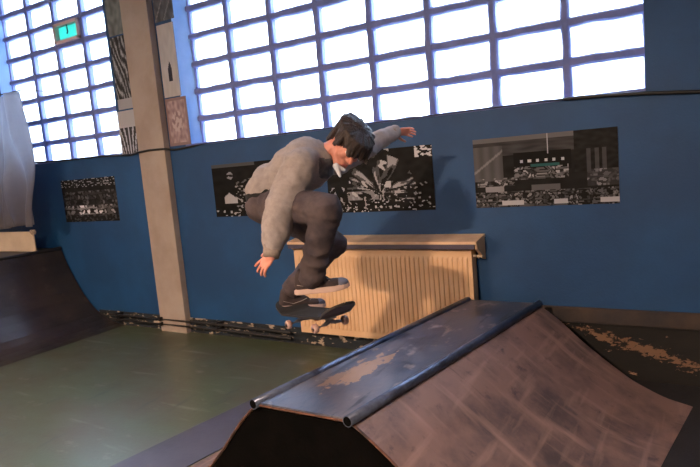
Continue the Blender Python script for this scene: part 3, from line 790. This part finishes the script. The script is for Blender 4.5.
hand(wrL, camdir(.93, .10, -.28), camdir(.1, -.75, .5), .88, (.14, .2, .26, .3), 1, .16)
body = rel(blob('body', bm, M['skin'], person, voxel=.0045, smooth=3))
# eyes, brows
for s in (-1, 1):
    bm = bmesh.new(); ell(bm, hd(.076, s*.030, .0), (.012, .014, .009), (hf, hs, hu)); e = rel(obj('eye', bm, M['eyew'], person, smooth=True))
    bm = bmesh.new(); ell(bm, hd(.085, s*.030, -.004), (.004, .006, .005), (hf, hs, hu)); rel(obj('iris', bm, M['iris'], e, smooth=True))
    bm = bmesh.new(); cap(bm, hd(.091, s*.014, .026), hd(.080, s*.046, .030), .0045, .003); rel(obj('eyebrow', bm, M['brow'], person, smooth=True))
bm = bmesh.new(); cap(bm, hd(.095, -.014, -.069), hd(.095, .014, -.069), .0045, .0045, 8); rel(obj('lips', bm, M['lip'], person, smooth=True))
# hair
bm = bmesh.new()
ell(bm, hd(-.020, 0, .040), (.105, .088, .088), (hf, hs, hu))
ell(bm, hd(-.055, 0, -.005), (.068, .078, .080), (hf, hs, hu))
rnd = random.Random(3)
DN = V((0, 0, -1))
for k in range(60):                                 # locks from the crown outwards, hanging
    a = 2*PI*k/60; ca, sa = math.cos(a), math.sin(a); j = rnd.random
    top = hd(-.02+.06*ca, .055*sa, .100)
    midp = hd(-.02+.112*ca+.006*j(), .094*sa, .07+.02*j())
    if ca > .5: low = hd(.100+.01*j(), .070*sa, .030) + DN*(.004+.022*j())
    elif ca > -.2: low = hd(.02+.055*ca, .089*(1 if sa > 0 else -1), .008-.03*j())
    else: low = hd(-.045+.07*ca, .080*sa, -.055-.03*j())
    cap(bm, top, midp, .017, .016, 8); cap(bm, midp, low, .015, .005+.003*j(), 8)
    if k % 3 == 0: cap(bm, midp, midp+(midp-HC).normalized()*(.006+.012*j())+DN*.01, .012, .004, 8)
def hair_disp(co):
    l = co-HC; u = l.dot(hu); a = math.atan2(l.dot(hs), l.dot(hf))
    return .007*noise.noise(V((a*7, u*14, 0)))+.0045*noise.noise(V((a*22, u*12, 4)))
rel(blob('hair', bm, M['hair'], person, voxel=.004, smooth=2, disp=hair_disp))

def fold(scale, amp, dirv, st=.35):
    d = V(dirv).normalized()
    def f(co):
        al = co.dot(d); p = (co-d*al)+d*al/st*1.0
        n = noise.noise(p*scale); m_ = noise.noise(p*scale*2.3+V((7, 1, 3)))
        k_ = noise.noise(p*scale*3.1+V((2, 9, 5)))
        return amp*(1-2*abs(n))*.8+amp*.4*m_+amp*.14*(1-2.6*abs(k_))
    return f
# black t-shirt showing at the waist
bm = bmesh.new(); cap(bm, at(267, 203, 3.28), at(277, 188, 3.28), .115, .115)
ell(bm, at(265, 196, 3.28), (.10, .12, .085))
tee = rel(blob('tshirt', bm, M['tee'], person, voxel=.009, smooth=5)); tee['label'] = 'black t-shirt showing below the sweatshirt hem'
# jeans
bm = bmesh.new()
ell(bm, at(269, 206, 3.29), (.105, .15, .095)); cap(bm, at(267, 207, 3.24), hipR, .084, .09); cap(bm, at(267, 210, 3.34), hipL, .084, .092)
cap(bm, hipR, kneeR, .088, .080); cap(bm, kneeR, kneeR.lerp(ankR, .5), .080, .067); cap(bm, kneeR.lerp(ankR, .5), ankR, .067, .064)
cap(bm, hipL, kneeL, .098, .078); cap(bm, kneeL, kneeL.lerp(ankL, .5), .078, .062); cap(bm, kneeL.lerp(ankL, .5), ankL, .062, .055)
cap(bm, ankR, ankR+(ankR-kneeR).normalized()*.012, .064, .066)
jf = fold(8, .012, kneeR-ankR, .6)
rel(blob('jeans', bm, M['jean'], person, voxel=.0075, smooth=5, disp=jf))
# sweatshirt
bm = bmesh.new()
ell(bm, at(307, 163, 3.22), (.125, .155, .135)); cap(bm, at(270, 187, 3.28), sp1, .112, .122); cap(bm, sp1, sp2, .125, .135); cap(bm, sp2, chest, .135, .13)
cap(bm, shR, shL, .082, .078); cap(bm, chest, neck0, .12, .068)
cap(bm, at(262, 188, 3.25), at(270, 182, 3.28), .085, .1)
cap(bm, shR, elR, .088, .077); cap(bm, elR, elR.lerp(wrR, .75), .077, .058); cap(bm, elR.lerp(wrR, .75), elR.lerp(wrR, .86), .056, .048)
cap(bm, shL, elL, .080, .066); cap(bm, elL, elL.lerp(wrL, .6), .066, .05); cap(bm, elL.lerp(wrL, .6), wrL, .05, .036)
hf1 = fold(7, .013, shR-elR, .7)
sw = rel(blob('sweatshirt', bm, [M['hood'], M['print']], person, voxel=.0075, smooth=5, disp=hf1))
pc = at(326, 168, 3.12)-PO
for p in sw.data.polygons:
    c = p.center-pc
    q = (c.dot(RT), c.dot(UP), c.dot(fw))
    if abs(q[0]) < .034 and abs(q[1]) < .052 and q[2] < .12: p.material_index = 1
def ring(c, d, r0, r1, L, mtl, name):
    bm = bmesh.new(); d = d.normalized(); pts = [c-d*L/2, c-d*L*.3, c+d*L*.3, c+d*L/2]
    tube(bm, pts, [r0*.93, r0, r1, r1*.92], 20); return rel(obj(name, bm, mtl, person, smooth=True))
ring(wrR+(elR-wrR).normalized()*.006, wrR-elR, .047, .043, .075, M['rib'], 'cuff')
ring(wrL+(elL-wrL).normalized()*.012, wrL-elL, .044, .039, .055, M['rib'], 'cuff')
nd = (neck1-neck0).normalized()
bm = bmesh.new()                                     # collar ribs: torus
def torus(bm, c, d, R, r, n=28, m_=10, sx=1):
    s, t, d = frame_from(d); rings = []
    for i in range(n):
        a = 2*PI*i/n; o = (s*math.cos(a)*sx+t*math.sin(a)); rings.append([bm.verts.new(c+o*R+(o*math.cos(2*PI*j/m_)+d*math.sin(2*PI*j/m_))*r) for j in range(m_)])
    for i in range(n):
        for j in range(m_): bm.faces.new((rings[i][j], rings[i][(j+1) % m_], rings[(i+1) % n][(j+1) % m_], rings[(i+1) % n][j]))
torus(bm, neck0+nd*.03, nd, .068, .015); rel(obj('collar', bm, M['rib'], person, smooth=True))
bm = bmesh.new(); cap(bm, at(336, 166, 3.13), at(340, 176, 3.11), .018, .008); cap(bm, at(336, 166, 3.13), at(344, 170, 3.14), .014, .010)
w_ = rel(blob('shirt_collar', bm, M['white_tee'], person, voxel=.004, smooth=3)); w_['label'] = 'white collar showing under the chin'
hd0 = at(262, 191, 3.27)
# shoes
def shoe(heel, fdir, updir, lab):
    f = fdir.normalized(); u = (updir-f*updir.dot(f)).normalized(); s = u.cross(f)
    P = lambda x, y, z: heel+f*x+s*y+u*z
    out = [(-.0, .0), (.004, .024), (.03, .034), (.08, .034), (.13, .036), (.18, .047), (.22, .048), (.26, .036), (.283, .016), (.288, 0), (.283, -.018), (.26, -.036), (.22, -.044), (.18, -.042), (.13, -.034), (.08, -.033), (.03, -.032), (.004, -.022)]
    bm = bmesh.new(); lv = []
    for z, k in ((0, .97), (.006, 1.03), (.024, 1.03), (.029, .97)):
        lv.append([bm.verts.new(P(.144+(x-.144)*k, y*k, z+(.012*max(0, (x-.2)/.09)**2))) for x, y in out])
    bm.faces.new(lv[0]); bm.faces.new(lv[-1][::-1])
    for a, b in zip(lv, lv[1:]):
        for k in range(len(out)): bm.faces.new((a[k], a[(k+1) % len(out)], b[(k+1) % len(out)], b[k]))
    so = bm
    bm = bmesh.new()
    cap(bm, P(.036, 0, .05), P(.045, 0, .105), .036, .036); cap(bm, P(.04, 0, .05), P(.12, 0, .052), .036, .036); cap(bm, P(.075, 0, .085), P(.16, .002, .052), .034, .034)
    ell(bm, P(.13, 0, .042), (.09, .037, .030), (f, s, u)); ell(bm, P(.215, .002, .038), (.068, .044, .030), (f, s, u))
    up = rel(blob('shoe', bm, M['shoe'], person, voxel=.005, smooth=4)); up['label'] = lab
    rel(obj('sole', so, M['sole'], up))
    bm = bmesh.new()
    for k in range(5): x = .10+k*.022; z = .092-k*.0085; cap(bm, P(x, -.022, z), P(x+.004, .022, z), .0035, .0035, 6)
    rel(obj('laces', bm, M['lace'], up))
    bm = bmesh.new(); ell(bm, P(.245, .001, .038), (.044, .041, .0285), (f, s, u)); tc = rel(obj('toe_cap', bm, M['shoetoe'], up, smooth=True))
    for sd in (-1, 1):
        bm = bmesh.new(); tube(bm, [P(.02, sd*.037, .055), P(.08, sd*.041, .04), (P(.13, sd*.038, .055)), P(.165, sd*.036, .07)], .0022, 6); rel(obj('side_stripe', bm, M['lace'], up))
shoe(at(295.5, 295, 3.13), camdir(.95, .11, .05), camdir(-.12, .97, .05), 'dark skate shoe on the leading foot, pale sole')
shoe(at(279, 311, 3.50), camdir(.80, .0, -.30), camdir(-.30, .95, .0), 'dark skate shoe on the trailing foot at the board tail')

# ================================================================== LIGHT
w = bpy.data.worlds.new('sky'); SC.world = w; w.use_nodes = True
nt = w.node_tree; bg = nt.nodes['Background']
tc = nt.nodes.new('ShaderNodeTexCoord'); nz_ = nt.nodes.new('ShaderNodeTexNoise'); nz_.inputs['Scale'].default_value = 3
mx = nt.nodes.new('ShaderNodeMix'); mx.data_type = 'RGBA'; mx.inputs[6].default_value = (.62, .78, 1.0, 1); mx.inputs[7].default_value = (.78, .88, 1.0, 1)
nt.links.new(tc.outputs['Generated'], nz_.inputs['Vector']); nt.links.new(nz_.outputs['Fac'], mx.inputs[0]); nt.links.new(mx.outputs[2], bg.inputs['Color'])
bg.inputs['Strength'].default_value = 8.5
for wd in wins[:2]:
    L = bpy.data.lights.new('daylight_portal', 'AREA'); L.shape = 'RECTANGLE'; L.size = wd['x1']-wd['x0']; L.size_y = TOP-SILL
    L.cycles.is_portal = True
    o = bpy.data.objects.new('daylight_portal', L); COL.objects.link(o); o.location = ((wd['x0']+wd['x1'])/2, .28, (TOP+SILL)/2); o.rotation_euler = (-PI/2, 0, 0)
def lamp(loc, target, power, col, size, label):
    root = empty('hall_lamp', loc); d = (V(target)-V(loc)).normalized(); root.rotation_euler = d.to_track_quat('-Z', 'Y').to_euler()
    tag(root, label, 'lamp')
    bm = bmesh.new(); s = size/2+.02
    for a in ((-s, s, -s, s, .06, .08), (-s, -s+.02, -s, s, 0, .07), (s-.02, s, -s, s, 0, .07), (-s+.02, s-.02, -s, -s+.02, 0, .07), (-s+.02, s-.02, s-.02, s, 0, .07)): box(bm, *a)
    obj('housing', bm, M['steel'], root)
    bm = bmesh.new(); box(bm, -s+.02, s-.02, -s+.02, s-.02, .03, .04); obj('diffuser', bm, M['lampglow'], root)
    L = bpy.data.lights.new('lamp_light', 'AREA'); L.shape = 'SQUARE'; L.size = size; L.energy = power; L.color = col
    o = bpy.data.objects.new('lamp_light', L); COL.objects.link(o); o.parent = root; o.location = (0, 0, .02)
    bm = bmesh.new(); tube(bm, [V(loc)-d*.08, (loc[0], loc[1], ZC)], .012, 8); obj('hanging_rod', bm, M['steel'], root, off=loc).matrix_parent_inverse = Matrix.Identity(4)
    r = root.children[-1]; r.rotation_euler = root.rotation_euler.to_matrix().inverted().to_euler()
lamp((-1.62, -5.6, 3.2), (-2.6, -1.0, 1.1), 560, (1, .70, .49), .2, 'warm square lamp hanging behind the camera')
lamp((-6.0, -6.6, 3.2), (-3.5, -.8, .8), 230, (1, .72, .55), 1.8, 'second warm lamp hanging far to the left')

cd = bpy.data.cameras.new('camera'); cd.sensor_width = 36; cd.lens = F_PX*36/700; cd.clip_start = .02; cd.clip_end = 200
co = bpy.data.objects.new('camera', cd); COL.objects.link(co)
mm = Matrix((RT, UP, -fw)).transposed().to_4x4(); mm.translation = CAM; co.matrix_world = mm
SC.camera = co
vs = SC.view_settings; vs.view_transform = 'Standard'; vs.look = 'None'; vs.gamma = 1; vs.use_curve_mapping = False; vs.exposure = .76
